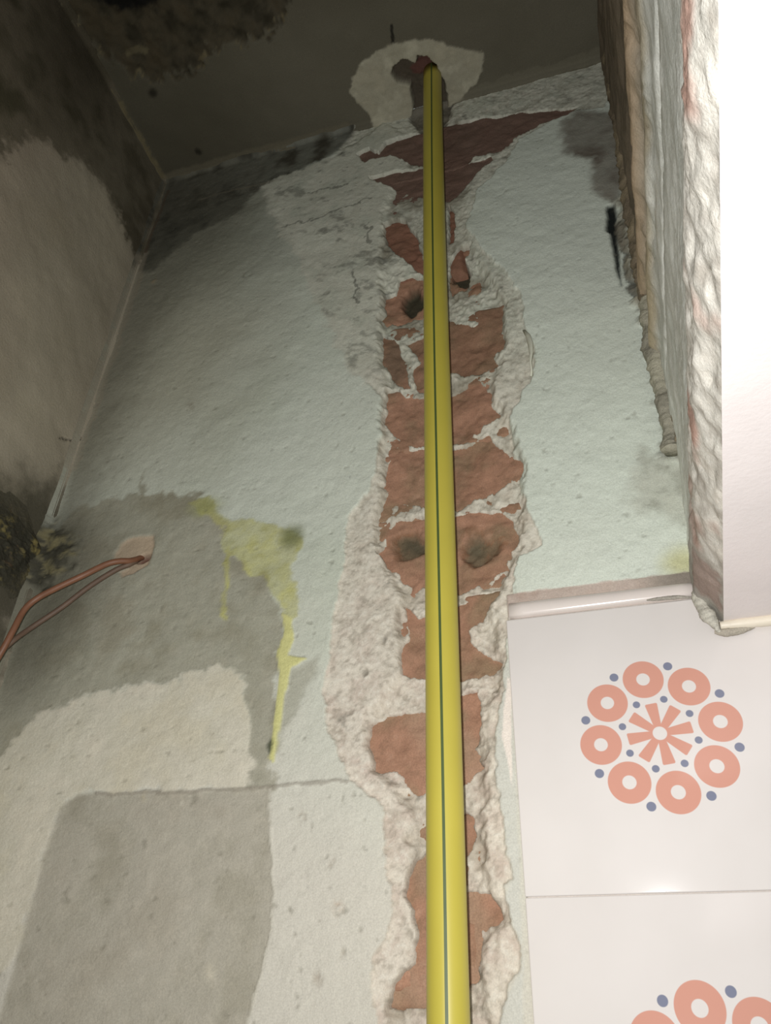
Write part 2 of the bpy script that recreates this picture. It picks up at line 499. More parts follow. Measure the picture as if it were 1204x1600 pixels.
# openings through which the bricks show: one list of outlines for each course
COURSES = [
    [[(557, 240), (575, 230), (590, 236), (602, 222), (640, 206), (662, 201), (700, 190), (790, 175), (850, 168), (903, 163), (880, 178), (840, 190), (800, 213), (782, 232), (763, 234), (735, 240), (728, 252), (690, 254), (662, 254), (640, 250), (610, 240), (580, 247), (570, 252)]],
    [[(575, 277), (620, 265), (662, 257), (690, 254), (728, 252), (765, 240), (770, 245), (745, 262), (735, 275), (715, 297), (702, 308), (662, 305), (640, 296), (615, 290)]],
    [[(598, 345), (610, 337), (630, 340), (648, 360), (655, 385), (662, 420), (645, 412), (620, 390), (602, 375)], [(700, 315), (708, 322), (707, 350), (704, 372), (698, 372)]],
    [[(597, 455), (615, 450), (620, 430), (640, 420), (660, 430), (668, 455), (660, 480), (640, 486), (615, 495), (600, 490)], [(700, 400), (715, 380), (736, 374), (722, 395), (733, 412), (722, 440), (700, 447)]],
    [[(595, 515), (610, 520), (625, 555), (634, 598), (610, 580), (597, 560)], [(630, 525), (664, 512), (700, 497), (740, 500), (752, 480), (775, 466), (784, 480), (757, 500), (770, 510), (787, 522), (767, 545), (772, 560), (735, 572), (700, 572), (664, 602), (645, 595), (640, 570), (652, 555), (645, 540)]],
    [[(600, 602), (615, 600), (630, 612), (690, 608), (722, 597), (738, 580), (755, 600), (760, 620), (779, 640), (750, 655), (730, 675), (708, 683), (662, 683), (640, 686), (612, 668), (597, 650), (603, 635)]],
    [[(597, 735), (603, 715), (620, 697), (662, 690), (708, 690), (735, 682), (760, 668), (775, 690), (790, 700), (813, 712), (810, 730), (795, 738), (770, 755), (735, 770), (710, 786), (663, 784), (640, 775), (615, 770), (600, 755)]],
    [[(584, 855), (600, 842), (600, 825), (612, 805), (640, 797), (664, 797), (712, 797), (745, 790), (780, 792), (796, 808), (807, 840), (796, 862), (785, 870), (765, 895), (715, 915), (664, 908), (625, 900), (622, 885), (600, 875)]],
    [[(628, 938), (645, 955), (664, 950), (712, 938), (760, 915), (782, 913), (765, 930), (750, 960), (724, 975), (735, 1000), (755, 1015), (783, 1030), (770, 1045), (716, 1050), (665, 1052), (640, 1048), (622, 1045), (625, 1000), (637, 985)]],
    [[(573, 1150), (578, 1125), (600, 1112), (640, 1105), (666, 1102), (719, 1080), (742, 1070), (748, 1105), (746, 1140), (737, 1160), (742, 1185), (753, 1196), (722, 1210), (690, 1235), (640, 1228), (622, 1205), (610, 1200), (578, 1200)]],
    [[(626, 1398), (642, 1335), (667, 1320), (722, 1262), (736, 1272), (736, 1305), (722, 1330), (722, 1392), (758, 1390), (774, 1420), (778, 1438), (747, 1445), (748, 1500), (740, 1532), (722, 1542), (668, 1452), (645, 1440), (640, 1415)]],
    [[(645, 1440), (668, 1438), (722, 1460), (722, 1545), (668, 1572), (600, 1570), (612, 1535), (625, 1515), (642, 1505)]],
]
hole = np.zeros_like(X)
BR = []
for polys in COURSES:
    bx0 = 9; bx1 = -9; bz0 = 9; bz1 = -9
    for P in polys:
        P2 = wall2(P)
        hole = np.maximum(hole, W.poly(P2, 0.0011, 0.0022))
        bx0 = min(bx0, P2[:, 0].min()); bx1 = max(bx1, P2[:, 0].max()); bz0 = min(bz0, P2[:, 1].min()); bz1 = max(bz1, P2[:, 1].max())
    BR.append((bx0, bx1, bz0, bz1))
W.tint(hole, (110, 84, 70), 1.0)
W.h = W.h * (1 - hole) + hole * -0.034

# slit and flakes beside the right corner
slit = W.poly(wall2([(947, 320), (960, 318), (963, 345), (967, 400), (970, 446), (960, 412), (953, 362), (946, 358)]), 0.002, 0.001)
W.h -= slit * 0.004; W.tint(slit, (30, 34, 32), 1.0)
slit2 = W.line(wall2([(966, 345), (974, 380), (980, 430), (990, 465)]), 0.005, 0.004)
W.h -= slit2 * 0.0025; W.tint(slit2, (70, 66, 56), 0.8)
crumb = W.poly(wall2([(975, 300), (962, 330), (985, 440), (1005, 520), (1030, 600), (1045, 720), (1100, 720), (1060, 300)]), 0.006, 0.008)
W.mottled(crumb, (118, 112, 98), (150, 144, 126), 0.015, 4)
W.h += crumb * (0.004 + rough * 0.004)
W.mottled(W.poly(wall2([(1000, 700), (1085, 740), (1090, 830), (1030, 800), (985, 790)]), 0.01, 0.006), (150, 148, 134), (186, 186, 172), 0.012, 6, k=0.7)
W.tint(W.spot(wall2([(1066, 880)])[0], 0.014, 0.014, 0.8), (190, 186, 128), 0.7)

# dents, chips, pits
for px, r, col, dep in [((471, 1273), .0035, (150, 140, 124), .0015), ((517, 1350), .003, (158, 148, 134), .001), ((528, 1418), .0045, (176, 158, 140), .001), ((532, 1488), .003, (150, 142, 126), .0015),
                        ((453, 1423), .002, (120, 116, 100), .001), ((325, 1518), .005, (200, 192, 172), -.0005), ((225, 1246), .003, (198, 184, 150), -.0005), ((283, 1254), .002, (205, 200, 184), -.0005),
                        ((565, 1048), .003, (110, 104, 92), .002), ((598, 995), .003, (104, 100, 92), .001), ((330, 1150), .003, (150, 142, 124), .001), ((240, 440), .004, (160, 140, 110), -.001),
                        ((300, 632), .008, (140, 132, 116), .0003), ((345, 905), .001, (80, 76, 66), .001), ((560, 1335), .002, (150, 140, 126), .001), ((495, 1530), .004, (160, 148, 132), .001)]:
    m = W.spot(wall2([px])[0], r * 0.8, r, 0.8) * sstep(-0.7, 0.4, fine)
    W.tint(m, col, 0.6); W.h -= m * dep
pits = sstep(0.92, 1.25, fbm(X, Z, 0.006, 2, 4)) * (1 - patch) * (1 - hole)
W.h -= pits * 0.0008; W.tint(pits, (120, 116, 102), 0.35)

# where the wire leaves the wall: a knocked-off chip with a hole
chip = W.poly(wall2([(178, 868), (188, 848), (205, 838), (238, 836), (240, 852), (232, 880), (205, 896), (190, 902), (186, 894), (198, 886), (178, 874)]), 0.0012, 0.0015)
W.tint(chip, (186, 168, 145), 1.0); W.h -= chip * 0.0022
m = W.spot(wall2([(222, 871)])[0], 0.0075, 0.0045, 0.3)
W.tint(m, (96, 56, 46), 1.0); W.h -= m * 0.010

# plaster stops behind the tiles and runs a hand's breadth past the corner pier
tilezone = sstep(-0.141 * U, -0.139 * U, X) * (1 - sstep(0.579 * U, 0.581 * U, Z + W.wy * 0.001))
W.h = W.h * (1 - tilezone) + tilezone * np.where(Z < 0.537 * U, 0.0028, 0.0)
W.tint(tilezone, (206, 198, 190), 1.0)
joint = tilezone * sstep(0.540 * U, 0.548 * U, Z)
W.mottled(joint, (176, 156, 144), (190, 172, 160), 0.03, 3)
W.tint(joint * sstep(0.03 * U, 0.09 * U, X + W.wx * 0.004), (128, 122, 112), 0.8)
sliver = W.poly(wall2([(792, 1058), (798, 1062), (800, 1232), (794, 1195), (784, 1150), (787, 1105)]), 0.0006, 0.0004)
strip = W.poly(wall2([(787, 1060), (800, 1000), (802, 1100), (806, 1250), (812, 1400), (818, 1500), (815, 1800), (790, 1800), (778, 1600), (782, 1572), (815, 1515), (818, 1480), (798, 1438), (788, 1400), (800, 1372), (788, 1290), (772, 1200), (778, 1130)]), 0.0015, 0.001)
W.tint(strip, (198, 198, 190), 0.7)
W.tint(sliver, (232, 222, 212), 1.0)

# rounded inner corners
def fillet(s, r):
    t = np.clip(r - s, 0, r)
    return r - np.sqrt(np.maximum(r * r - t * t, 0))


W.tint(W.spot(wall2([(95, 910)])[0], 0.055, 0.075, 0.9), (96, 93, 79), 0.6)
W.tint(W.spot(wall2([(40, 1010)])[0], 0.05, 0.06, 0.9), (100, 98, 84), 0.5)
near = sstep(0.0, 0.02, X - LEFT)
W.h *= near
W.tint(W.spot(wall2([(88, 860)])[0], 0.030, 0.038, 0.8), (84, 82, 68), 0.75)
cm = W.poly(wall2([(40, 900), (58, 850), (75, 820), (104, 824), (122, 850), (112, 884), (88, 908), (60, 930)]), 0.007, 0.010)
W.mottled(cm, (62, 60, 50), (124, 116, 84), 0.010, 6, -0.2, 0.6, 0.85)
W.h += cm * (0.0025 + fbm(X, Z, 0.010, 4, 2, 0.7) * 0.0025)
W.h += fillet(X - LEFT, 0.010) * (1 - hole) + fillet(CEIL - Z, 0.008) * (1 - hole) * (1 - chan)
W.tint(W.line(wall2([(226, 400), (180, 540), (130, 680), (116, 730)]), 0.010, 0.004), (150, 140, 122), 0.5)
W.tint(W.line(wall2([(262, 300), (250, 330), (226, 395)]), 0.004, 0.003), (90, 74, 58), 0.6)

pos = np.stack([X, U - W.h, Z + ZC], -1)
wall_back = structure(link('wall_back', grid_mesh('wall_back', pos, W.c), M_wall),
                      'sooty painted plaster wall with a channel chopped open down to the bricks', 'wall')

# bricks seen in the channel, one to each course
def brick_mesh(k, x0, x1, z0, z1):
    mg = 0.010
    x0 -= mg; x1 += mg; z0 -= 0.004; z1 += 0.004
    nx = int((x1 - x0) / 0.0018); nz = int((z1 - z0) / 0.0018)
    gx = np.linspace(x0, x1, nx); gz = np.linspace(z0, z1, nz)
    B = Field(gx, gz, (152, 114, 93))
    gX, gZ = B.X, B.Y
    B.mottled(np.ones_like(gX), (150, 123, 100), (167, 129, 107), 0.03, 2 + k)
    B.tint(sstep(0.35, 0.9, fbm(gX, gZ, 0.04, 4, 5 + k)), (138, 120, 96), 0.7)
    wob = np.array([0.0, 0.0])
    B.wx = B.wx * 3; B.wy = B.wy * 3
    grit = fbm(gX, gZ, 0.006, 3, k, 0.7)
    B.tint(sstep(0.2, 0.9, grit), (120, 96, 78), 0.35); B.tint(sstep(0.5, 1.0, -grit), (186, 150, 128), 0.4)
    if k in (3,):
        for px in ((640, 458), (718, 410)):
            m = B.spot(wall2([px])[0] + wob, 0.0125, 0.026, 0.18); B.h -= m * 0.012; B.tint(m, (62, 62, 50), 0.95)
    if k == 4:
        m = B.spot(wall2([(614, 550)])[0], 0.012, 0.04, 0.4); B.tint(m, (112, 100, 86), 0.9)
        B.tint(np.ones_like(gX), (134, 106, 86), 0.5)
    if k == 2:
        B.tint(np.ones_like(gX), (128, 88, 74), 0.6)
    if k in (0, 1):
        B.tint(np.ones_like(gX), (116, 96, 87), 0.85)
    if k == 7:
        for px, rx in (((634, 838), 0.0165), ((744, 846), 0.0150)):
            p = wall2([px])[0]
            m = B.spot(p + wob, rx, 0.0150, 0.35); B.h -= m * 0.008; B.tint(m, (112, 98, 78), 0.9)
            d = np.hypot((gX - p[0] + B.wx * 0.004) / rx, (gZ - p[1] + B.wy * 0.004) / 0.0150)
            B.h += 0.0008 * np.sin(d * 22) * m
            B.tint(np.exp(-((d - 1.1) / 0.12) ** 2), (140, 104, 80), 0.7)
        B.tint(B.spot(wall2([(634, 836)])[0], 0.010, 0.009, 0.7), (84, 80, 66), 0.8)
        B.tint(B.spot(wall2([(738, 840)])[0], 0.008, 0.012, 0.7), (96, 92, 76), 0.7)
    if k >= 9:
        B.tint(sstep(-0.2, 0.5, fbm(gX, gZ, 0.03, 3, 1 + k)), (170, 142, 120), 0.5)
    B.h += fbm(gX, gZ, 0.022, 4, 3 + k, 0.55) * 0.0030
    ctr = np.abs(gX - on_wall((690, 800))[0]) / 0.05
    B.h -= 0.0030 * np.clip(1 - ctr, 0, 1)                      # hollowed out along the pipe
    edge = np.minimum(np.minimum(gX - x0, x1 - gX), np.minimum(gZ - z0, z1 - gZ))
    B.h -= 0.006 * (1 - sstep(0, 0.006, edge))
    front = np.stack([gX, U + (0.0062 if k < 2 else 0.0118 if k == 2 else 0.0125) - B.h * (0.6 if k < 2 else 1.0), gZ + ZC], -1)
    nu, nv = front.shape[:2]
    vs = front.reshape(-1, 3)
    idx = np.arange(nu * nv).reshape(nu, nv)
    q = np.stack([idx[:-1, :-1], idx[1:, :-1], idx[1:, 1:], idx[:-1, 1:]], -1).reshape(-1, 4).tolist()
    ring = list(idx[:, 0]) + list(idx[-1, 1:]) + list(idx[-2::-1, -1]) + list(idx[0, -2:0:-1])
    back = vs[ring].copy(); back[:, 1] = U + 0.060
    n0 = len(vs)
    allv = np.vstack([vs, back])
    n = len(ring)
    for i in range(n):
        j = (i + 1) % n
        q.append((int(ring[j]), int(ring[i]), n0 + i, n0 + j))
    q.append(tuple(n0 + i for i in range(n)))
    me = bpy.data.meshes.new('brick')
    me.from_pydata(allv.tolist(), [], q); me.update()
    cc = np.vstack([B.c.reshape(-1, 3), np.tile(lin((140, 84, 64)), (n, 1))])
    paint(me, cc)
    return me


for k, (x0, x1, z0, z1) in enumerate(BR):
    zm = 0.5 * (z0 + z1)
    link('brick', brick_mesh(k, x0, x1, z0, z1), M_brick, wall_back)

# curled flake of paint at the channel's right lip
def ribbon(name, path, width, thick, mat, parent, curl):
    bm = bmesh.new(); rows = []
    for i, p in enumerate(path):
        p = Vector(p); c = curl[i]
        wv = Vector((math.cos(c), -math.sin(c), 0)) * width[i]
        nv = Vector((math.sin(c), math.cos(c), 0)) * thick
        rows.append([bm.verts.new(p - wv), bm.verts.new(p - wv * 0.2 - nv * 1.2), bm.verts.new(p + wv), bm.verts.new(p + wv + nv), bm.verts.new(p - wv * 0.2 + nv * 0.1), bm.verts.new(p - wv + nv)])
    for a, b in zip(rows[:-1], rows[1:]):
        for k in range(6):
            bm.faces.new((a[k], a[(k + 1) % 6], b[(k + 1) % 6], b[k]))
    bm.faces.new(rows[0][::-1]); bm.faces.new(rows[-1])
    bmesh.ops.recalc_face_normals(bm, faces=bm.faces)
    me = bpy.data.meshes.new(name); bm.to_mesh(me); bm.free()
    return link(name, me, mat, parent)


fp = [on_wall(p, q) + np.array([0, 0, ZC]) for p, q in [((818, 516), .999), ((824, 524), .990), ((828, 538), .985), ((829, 552), .985), ((828, 566), .988), ((830, 578), .992), ((829, 588), .998)]]
ribbon('paint_flake', fp, [.0015, .0026, .0032, .0026, .0012, .0010, .0012], .0008, M_flake, wall_back, [0.2, 0.5, 0.7, 0.8, 0.7, 0.5, 0.2])

# ------------------------------------------------------------------ tiles, their trim and the caulk line
T = 0.3545 * U
TX0 = -0.1425 * U
TZ1 = 0.5345 * U
bm = bmesh.new()
g = 0.0003
bmesh.ops.create_cube(bm, size=1.0)
bmesh.ops.scale(bm, vec=(T - 2 * g, 0.008, T - 2 * g), verts=bm.verts)
ed = [e for e in bm.edges]
bmesh.ops.bevel(bm, geom=ed, offset=0.0009, segments=3, affect='EDGES', profile=0.5)
tile_me = bpy.data.meshes.new('tile'); bm.to_mesh(tile_me); bm.free()
tile_me.materials.append(M_tile)
random.seed(3)
for col_ in range(2):
    for row in range(3):
        t = link('tile', tile_me, None, wall_back, smooth=False)
        t.location = (TX0 + T * (col_ + 0.5), U - 0.0005 + random.uniform(-1, 1) * 0.0003, TZ1 - T * (row + 0.5) + ZC)
        t.rotation_euler = (random.uniform(-1, 1) * 0.003, 0, random.uniform(-1, 1) * 0.003)
tile_me.polygons.foreach_set('use_smooth', [True] * len(tile_me.polygons))

# half-round trim course on top of the tiles
bm = bmesh.new()
prof = [(0.006, 0.0), (-0.0040, 0.0), (-0.0052, 0.0010), (-0.0062, 0.004), (-0.0060, 0.0085), (-0.0045, 0.0120), (-0.0015, 0.0140), (0.006, 0.0145)]
xa, xb = -0.137 * U, 0.111 * U
rows = []
for i in range(13):
    x = xa + (xb - xa) * i / 12
    rows.append([bm.verts.new((x, U + a, TZ1 + 0.0022 + b_ * (1 - 0.1 * i / 12) + 0.0006 * i / 12 + ZC)) for a, b_ in prof])
for a, b_ in zip(rows[:-1], rows[1:]):
    for k in range(len(prof)):
        bm.faces.new((a[k], b_[k], b_[(k + 1) % len(prof)], a[(k + 1) % len(prof)]))
bm.faces.new(rows[0]); bm.faces.new(rows[-1][::-1])
bmesh.ops.recalc_face_normals(bm, faces=bm.faces)
me = bpy.data.meshes.new('trim_tile'); bm.to_mesh(me); bm.free()
link('trim_tile', me, M_trim, wall_back)

# dark mortar smears in the joint above and below the trim
def smear(name, pts, r, col, seed):
    ob = tube(name, [Vector(on_wall(p, y)) + Vector((0, 0, ZC)) for p, y in pts], r, M_mortar, wall_back, 8, 0.6, seed)
    n = len(ob.data.vertices)
    t = rng.rand(n, 1)
    paint(ob.data, lin(col) * (0.85 + 0.3 * t))
    return ob


smear('mortar_smear', [((1010, 938), .991), ((1035, 935), .988), ((1062, 933), .989), ((1082, 934), .99)], [.0006, .0013, .0012, .0008], (160, 154, 144), 3)

# ------------------------------------------------------------------ ceiling
cx = spaced((LEFT - 0.004, -0.45 * U, 0.003), (-0.45 * U, 0.06 * U, 0.0018), (0.06 * U, 0.30 * U, 0.004))
cy = spaced((-0.45 * U, 0.45 * U, 0.006), (0.45 * U, 0.80 * U, 0.0028), (0.80 * U, U + 0.004, 0.0018))
C = Field(cx, cy, (98, 94, 80))
cX, cY = C.X, C.Y
C.mottled(np.ones_like(cX), (94, 90, 76), (104, 100, 86), 0.15, 3)
C.h += fbm(cX, cY, 0.06, 4, 2) * 0.0015
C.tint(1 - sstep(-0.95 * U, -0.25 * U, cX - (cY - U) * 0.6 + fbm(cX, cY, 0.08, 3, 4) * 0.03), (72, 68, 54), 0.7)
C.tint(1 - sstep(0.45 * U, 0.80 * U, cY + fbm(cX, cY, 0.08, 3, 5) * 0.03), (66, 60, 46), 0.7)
crust = C.poly(ceil2([(110, 20), (140, 60), (175, 100), (215, 118), (240, 122), (290, 118), (320, 95), (330, 72), (400, 66), (430, 45), (445, 20), (470, -40), (300, -120), (60, -60)]), 0.004, 0.012)
cr = fbm(cX, cY, 0.012, 4, 6, 0.65)
C.mottled(crust, (50, 46, 34), (72, 64, 48), 0.02, 4)
C.h -= crust * (0.004 + cr * 0.003)
rimm = crust * (1 - crust) * 4
C.tint(rimm * sstep(-0.2, 0.4, cr), (112, 102, 76), 0.8)
C.tint(C.poly(ceil2([(150, 0), (180, 16), (215, 20), (245, 10), (260, -60), (160, -60)]), 0.006, 0.006), (14, 13, 10), 1.0)
C.tint(C.line(ceil2([(200, 85), (215, 80), (224, 82)]), 0.006), (112, 104, 80), 0.6)
# thin pale lips along both edges
C.tint(C.line(ceil2([(256, 278), (205, 195), (150, 98), (120, 40)]), 0.006, 0.003), (118, 108, 80), 0.7)
C.tint(C.line(ceil2([(262, 277), (400, 238), (540, 200)]), 0.010, 0.002), (112, 106, 88), 0.6)
C.tint(C.line(ceil2([(700, 155), (820, 120), (938, 84)]), 0.010, 0.004), (118, 114, 98), 0.6)
for px, r in (((238, 145), .006), (((310, 236)), .005)):
    C.tint(C.spot(ceil2([px])[0], r, r, 0.5), (40, 37, 28), 0.9)
C.tint(C.line(ceil2([(611, 40), (613, 62), (614, 78)]), 0.003, 0.001), (34, 32, 26), 0.9)
cp = C.poly(ceil2([(546, 140), (552, 118), (562, 103), (580, 86), (612, 70), (650, 61), (690, 66), (722, 76), (752, 82), (756, 98), (745, 130), (722, 150), (705, 158), (700, 190), (590, 215), (575, 178), (556, 160)]), 0.0015, 0.003)
C.mottled(cp, (170, 165, 145), (182, 178, 158), 0.02, 2)
C.h += cp * (0.0012 + cr * 0.0012)
chole = C.poly(ceil2([(612, 116), (614, 104), (626, 95), (650, 100), (653, 88), (668, 90), (681, 101), (682, 116), (692, 125), (698, 148), (697, 185), (640, 200), (646, 165), (640, 132), (622, 131)]), 0.0015, 0.002)
C.tint(chole, (84, 76, 64), 1.0)
C.tint(C.poly(ceil2([(640, 112), (655, 97), (668, 95), (682, 102), (682, 122), (645, 122)]), 0.002, 0.002), (96, 66, 58), 1.0)
C.h -= chole * (0.016 + cr * 0.004)
C.h += fillet(cX - LEFT, 0.008) + fillet(U - cY, 0.006) * (1 - chole)
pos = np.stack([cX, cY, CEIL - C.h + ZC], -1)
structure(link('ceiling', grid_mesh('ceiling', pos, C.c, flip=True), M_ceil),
          'soot-darkened plaster ceiling with a pale patch around the pipe hole', 'ceiling')

# ------------------------------------------------------------------ wall_left
ly = spaced((-0.45 * U, 0.40 * U, 0.006), (0.40 * U, U + 0.004, 0.0024))
lz = spaced((-0.60 * U, 0.30 * U, 0.01), (0.30 * U, CEIL + 0.004, 0.0028))
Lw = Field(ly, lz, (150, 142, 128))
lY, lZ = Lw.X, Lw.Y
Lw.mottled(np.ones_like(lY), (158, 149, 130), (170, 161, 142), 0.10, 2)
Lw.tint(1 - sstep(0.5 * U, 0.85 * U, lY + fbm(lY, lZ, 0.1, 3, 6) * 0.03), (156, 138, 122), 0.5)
Lw.h += fbm(lY, lZ, 0.06, 4, 3) * 0.0016
ls = Lw.poly(left2([(-200, 330), (-60, 275), (0, 243), (30, 218), (60, 214), (90, 238), (130, 256), (160, 288), (178, 320), (196, 370), (218, 412), (240, 408), (262, 285), (200, 160), (100, -20), (-60, -300), (-300, -200)]), 0.008, 0.012)
Lw.mottled(ls, (78, 73, 56), (90, 84, 68), 0.06, 4)
Lw.tint(Lw.spot(left2([(120, 60)])[0], 0.08, 0.14, 0.9), (54, 49, 37), 0.6)
dk = Lw.poly(left2([(-200, 800), (-20, 770), (60, 760), (105, 765), (62, 880), (20, 1010), (-10, 1100), (-200, 1100)]), 0.03, 0.02)
Lw.tint(dk, (84, 80, 67), 0.9)
Lw.tint(Lw.spot(left2([(50, 850)])[0], 0.06, 0.07, 0.8), (80, 76, 63), 0.9)
Lw.tint(Lw.line(left2([(230, 392), (180, 540), (130, 680), (116, 730)]), 0.008, 0.004), (160, 150, 132), 0.5)
for a in ([(180, 585), (160, 608), (162, 616), (150, 640), (138, 665), (134, 682), (120, 688), (96, 686)],):
    cmask = Lw.line(left2(a), 0.0016, 0.002)
    Lw.tint(cmask, (60, 56, 46), 0.9); Lw.h -= cmask * 0.002
Lw.h *= sstep(0.0, 0.02, U - lY)
Lw.h += fillet(U - lY, 0.010) + fillet(CEIL - lZ, 0.008)
pos = np.stack([LEFT + Lw.h, lY, lZ + ZC], -1)
wall_left = structure(link('wall_left', grid_mesh('wall_left', pos, Lw.c), M_wall),
                      'grey plaster side wall blackened by soot towards the ceiling', 'wall')

# mouldy crust of broken plaster low in the corner
cc = on_left((28, 868))
ny, nt_ = 110, 110
gu = np.linspace(-1, 1, ny); gv = np.linspace(-1, 1, nt_)
GU, GV = np.meshgrid(gu, gv, indexing='ij')
rr = np.hypot(GU, GV) + 0.25 * fbm(GU + 3, GV + 3, 0.7, 3, 2)
env = 1 - sstep(0.25, 0.98, rr)
n1 = fbm(GU + 5, GV + 5, 0.30, 4, 3, 0.65)
n2_ = fbm(GU + 1, GV + 7, 0.09, 3, 5, 0.7)
hh = env * (0.0022 + 0.0024 * n1 + 0.0014 * n2_) - (1 - env) * 0.0025
CYc, CZc = cc[1] - 0.012 + GU * 0.075, cc[2] + GV * 0.055
me = grid_mesh('plaster_crust', np.stack([LEFT + 0.001 + hh, CYc, CZc + ZC], -1))
tcol = (sstep(0.0, 0.9, n1 * 0.5 + fbm(GU + 4, GV + 8, 0.16, 4, 1, 0.75) * 0.8) * 0.9)[..., None]
spots = sstep(0.2, 0.6, fbm(GU + 9, GV + 2, 0.25, 3, 6))[..., None]
crgb = lin((58, 56, 46)) * (1 - tcol) + (lin((136, 124, 78)) * (1 - spots) + lin((118, 98, 76)) * spots) * tcol
ee = sstep(0.1, 0.9, env)[..., None]
crgb = crgb * ee + lin((80, 76, 63)) * (1 - ee)
paint(me, crgb.reshape(-1, 3))
link('plaster_crust', me, M_mortar, wall_left)

# ------------------------------------------------------------------ wall_right: the pier face, and its underside
sz_ = spaced((0.4924 * U, 0.75 * U, 0.0018), (0.75 * U, CEIL + 0.004, 0.004))
sy_ = spaced((-0.45 * U, 0.15 * U, 0.008), (0.15 * U, U + 0.006, 0.0028))
P_ = Field(sy_, sz_, (168, 164, 152))
pY, pZ = P_.X, P_.Y
zn = pZ / U
lip = 0.1357 - 0.037 * (1 - pY / U)
mid = 0.112 - 0.012 * (1 - pY / U)
prof = np.where(zn < 0.54, lip + (mid - lip) * sstep(0.4924, 0.54, zn), mid)
prof = np.where(zn >= 0.54, mid + (0.130 - mid) * sstep(0.54, 0.80, zn), prof)
prof = np.where(zn >= 0.80, 0.130 + (0.176 - 0.130) * (zn - 0.80) / 1.21, prof)
n_s = fbm(pY, pZ, 0.03, 5, 2, 0.6)
n_f = fbm(pY, pZ, 0.010, 3, 5, 0.6)
streak = fbm(pY * 0.16, pZ, 0.02, 4, 3, 0.6)
P_.mottled(np.ones_like(pY), (228, 232, 226), (236, 238, 232), 0.05, 4)
up1 = sstep(0.92, 1.02, zn + streak * 0.03)
P_.tint(up1, (166, 158, 142), 0.9)
P_.tint(up1 * sstep(0.0, 0.5, streak), (186, 172, 148), 0.8)
up2 = sstep(1.16, 1.26, zn + streak * 0.04)
P_.tint(up2, (112, 100, 84), 0.95)
P_.tint(np.exp(-((zn - 1.13 + n_s * 0.01) / 0.035) ** 2), (190, 164, 134), 0.8)
P_.tint(np.exp(-((zn - 0.985 + n_s * 0.01) / 0.02) ** 2), (186, 172, 142), 0.7)
crm = 1 - sstep(0.575, 0.60, zn + n_s * 0.02)
P_.mottled(crm, (180, 174, 164), (222, 217, 207), 0.014, 6)
P_.tint(crm * sstep(0.35, 0.9, fbm(pY, pZ, 0.045, 3, 7)), (184, 140, 124), 0.8)
P_.tint(crm * sstep(0.80 * U, 0.95 * U, pY), (140, 136, 128), 0.7)
rb = P_.poly(np.array([(0.87 * U, 0.50 * U), (0.97 * U, 0.50 * U), (0.97 * U, 0.55 * U), (0.88 * U, 0.55 * U)]), 0.003, 0.006)
P_.tint(rb, (148, 126, 116), 0.75)
P_.h += n_s * 0.0016 + up1 * streak * 0.004 + crm * (0.001 + n_f * 0.0015)
P_.h += 0.007 * np.exp(-((zn - 1.13 + n_s * 0.02) / 0.03) ** 2) + 0.005 * np.exp(-((zn - 0.985 + n_s * 0.02) / 0.022) ** 2)
P_.h -= 0.004 * np.exp(-((zn - 0.88 + n_s * 0.004) / 0.006) ** 2)
P_.h *= sstep(0.4924 * U, 0.4924 * U + 0.003, pZ)
pos = np.stack([prof * U - P_.h, pY, pZ + ZC], -1)
wall_right = structure(link('wall_right', grid_mesh('wall_right', pos, P_.c, flip=True), M_side),
                       'crumbling plaster face of the dropped pier beside the alcove', 'wall')

# underside of the pier, painted white
bm = bmesh.new()
ZS = 0.4924 * U + ZC
rows = []
for i, y in enumerate(sy_):
    l = (0.1357 - 0.037 * (1 - y / U)) * U
    rows.append([bm.verts.new((l, y, ZS)), bm.verts.new((0.62 * U, y, ZS)), bm.verts.new((0.62 * U, y, ZS + 0.03)), bm.verts.new((l + 0.004, y, ZS + 0.03))])
for a, b_ in zip(rows[:-1], rows[1:]):
    for k in range(4):
        bm.faces.new((a[k], a[(k + 1) % 4], b_[(k + 1) % 4], b_[k]))
bm.faces.new(rows[0][::-1]); bm.faces.new(rows[-1])
bmesh.ops.recalc_face_normals(bm, faces=bm.faces)
me = bpy.data.meshes.new('ceiling_soffit'); bm.to_mesh(me); bm.free()
soffit = structure(link('ceiling_soffit', me, M_soffit, smooth=False), 'white painted underside of the dropped pier above the tiles', 'soffit')

# caulk bead where the underside meets the tiles, smeared grey at its end
z_b = ZS - 0.0025
tube('caulk_bead', [(0.130 * U, U - 0.008, z_b), (0.16 * U, U - 0.008, z_b), (0.22 * U, U - 0.008, z_b + .0003), (0.40 * U, U - 0.008, z_b), (0.60 * U, U - 0.008, z_b)], [.003, .0042, .0042, .004, .004], M_bead, soffit, 10, 0.12, 2)
sm = tube('mortar_smear', [(0.122 * U, U - 0.007, z_b - .004), (0.135 * U, U - 0.0075, z_b - .0052), (0.155 * U, U - 0.007, z_b - .0045), (0.170 * U, U - 0.006, z_b - .003)], [.0015, .0032, .0028, .0008], M_mortar, soffit, 10, 0.4, 4)
paint(sm.data, np.tile(lin((172, 164, 150)), (len(sm.data.vertices), 1)))
sm = tube('mortar_smear', [on_wall(p, y) + np.array([0, 0, ZC]) for p, y in [((1088, 925), .985), ((1097, 948), .982), ((1110, 968), .980), ((1124, 988), .984)]], [.004, .0048, .0042, .0015], M_mortar, wall_right, 10, 0.5, 6)
paint(sm.data, np.tile(lin((188, 184, 172)), (len(sm.data.vertices), 1)) * (0.8 + 0.4 * rng.rand(len(sm.data.vertices), 1)))

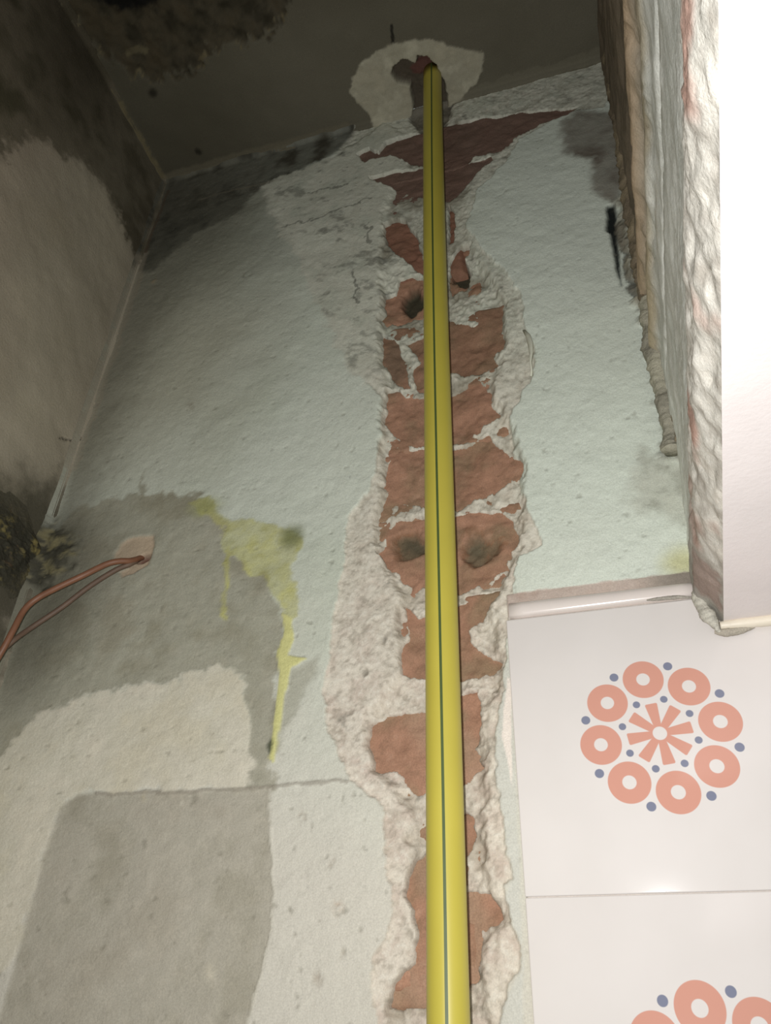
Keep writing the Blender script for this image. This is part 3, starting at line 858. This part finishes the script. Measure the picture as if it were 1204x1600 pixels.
# lumpy mortar runs squeezed into the corner between wall and pier
def mortar_run(pts, r, ca, cb, seed, lump=0.36):
    ob = tube('mortar_run', [on_wall(p, y) + np.array([0, 0, ZC]) for p, y in pts], r, M_mortar, wall_right, 24, lump, seed, True, 30)
    n = len(ob.data.vertices)
    co = np.zeros(n * 3); ob.data.vertices.foreach_get('co', co); co = co.reshape(-1, 3)
    t = sstep(-0.4, 0.5, fbm(co[:, 0] + co[:, 1], co[:, 2], 0.02, 3, seed))[:, None]
    paint(ob.data, lin(ca) * (1 - t) + lin(cb) * t)


mortar_run([((950, 60), .96), ((968, 170), .97), ((985, 280), .97), ((1000, 380), .975), ((1010, 450), .98), ((1012, 500), .985)], [.010, .011, .012, .011, .010, .004], (124, 112, 94), (150, 136, 112), 2)
mortar_run([((1012, 470), .98), ((1022, 540), .98), ((1036, 610), .98), ((1048, 670), .982), ((1052, 705), .985)], [.008, .010, .0075, .0075, .0095], (146, 142, 128), (172, 168, 150), 5)
mortar_run([((990, 60), .90), ((1008, 200), .91), ((1024, 330), .93), ((1040, 460), .95), ((1052, 580), .96), ((1062, 690), .97)], [.008, .008, .008, .008, .006, .004], (140, 130, 110), (172, 160, 136), 7, 0.35)

# ------------------------------------------------------------------ gas pipe
pipe = bpy.data.objects.new('gas_pipe', None)
COL.objects.link(pipe)
PY = 0.927 * U
PX = -0.2205 * U
PR = 0.0125
pipe.location = (PX, PY, ZC - 0.60 * U)
tag(pipe, 'yellow plastic gas pipe with a green stripe rising into the ceiling', 'pipe')
H = CEIL + 0.60 * U + 0.010


def pipe_offset(t):
    return 0.0012 * math.sin(t * 5.0 + 0.5), 0.0012 * math.sin(t * 3.1)


def lathe_strip(name, r, a0, a1, nseg, mat, closed):
    nz = 60; vs = []; fs = []
    for i in range(nz + 1):
        t = i / nz; ox, oy = pipe_offset(t)
        for k in range(nseg + (0 if closed else 1)):
            a = a0 + (a1 - a0) * k / nseg
            if not closed:
                a += 0.05 * math.sin(t * 7)
            vs.append((ox + r * math.cos(a), oy + r * math.sin(a), t * H))
    m = nseg if closed else nseg + 1
    for i in range(nz):
        for k in range(nseg):
            k2 = (k + 1) % m
            fs.append((i * m + k, i * m + k2, (i + 1) * m + k2, (i + 1) * m + k))
    if closed:
        fs.append(tuple(range(m - 1, -1, -1))); fs.append(tuple(nz * m + k for k in range(m)))
    me = bpy.data.meshes.new(name); me.from_pydata(vs, [], fs); me.update()
    return link(name, me, mat, pipe)


lathe_strip('pipe_body', PR, 0, 2 * math.pi, 48, M_pipe, True)
face = math.atan2(-PY, -PX)                     # direction from the pipe towards the viewer
st = lathe_strip('stripe', PR + 0.00015, face - 0.075 - 0.12, face + 0.075 - 0.12, 4, M_stripe, False)
st['label'] = 'thin dark green line printed along the pipe'

# ------------------------------------------------------------------ electric wires out of the wall
def wp(p, y):
    return Vector(on_wall(p, y)) + Vector((0, 0, ZC))


pair = bpy.data.objects.new('electric_wires', None)
COL.objects.link(pair)
tag(pair, 'pair of reddish-brown electric wires looping out of a hole in the plaster', 'wires')
w1 = tube('wire_strand', [wp((222, 871), 1.012), wp((205, 876), .99), wp((185, 877), .975), (wp((165, 882), .965)), wp((130, 899), .95), wp((90, 918), .94), wp((58, 935), .935), wp((38, 953), .93), wp((22, 982), .925), wp((6, 1012), .925), wp((-14, 1045), .93), wp((-40, 1085), .935)], 0.0030, M_wire, pair, 12)
w1['label'] = 'thicker brick-red wire'
w2 = tube('wire_strand', [wp((220, 872), 1.012), wp((204, 881), .992), wp((180, 891), .985), wp((140, 916), .982), wp((95, 950), .978), wp((50, 980), .965), wp((18, 1003), .945), wp((-10, 1030), .945), wp((-40, 1062), .945)], 0.0026, M_wire2, pair, 10)
w2['label'] = 'thin dusty brown wire'
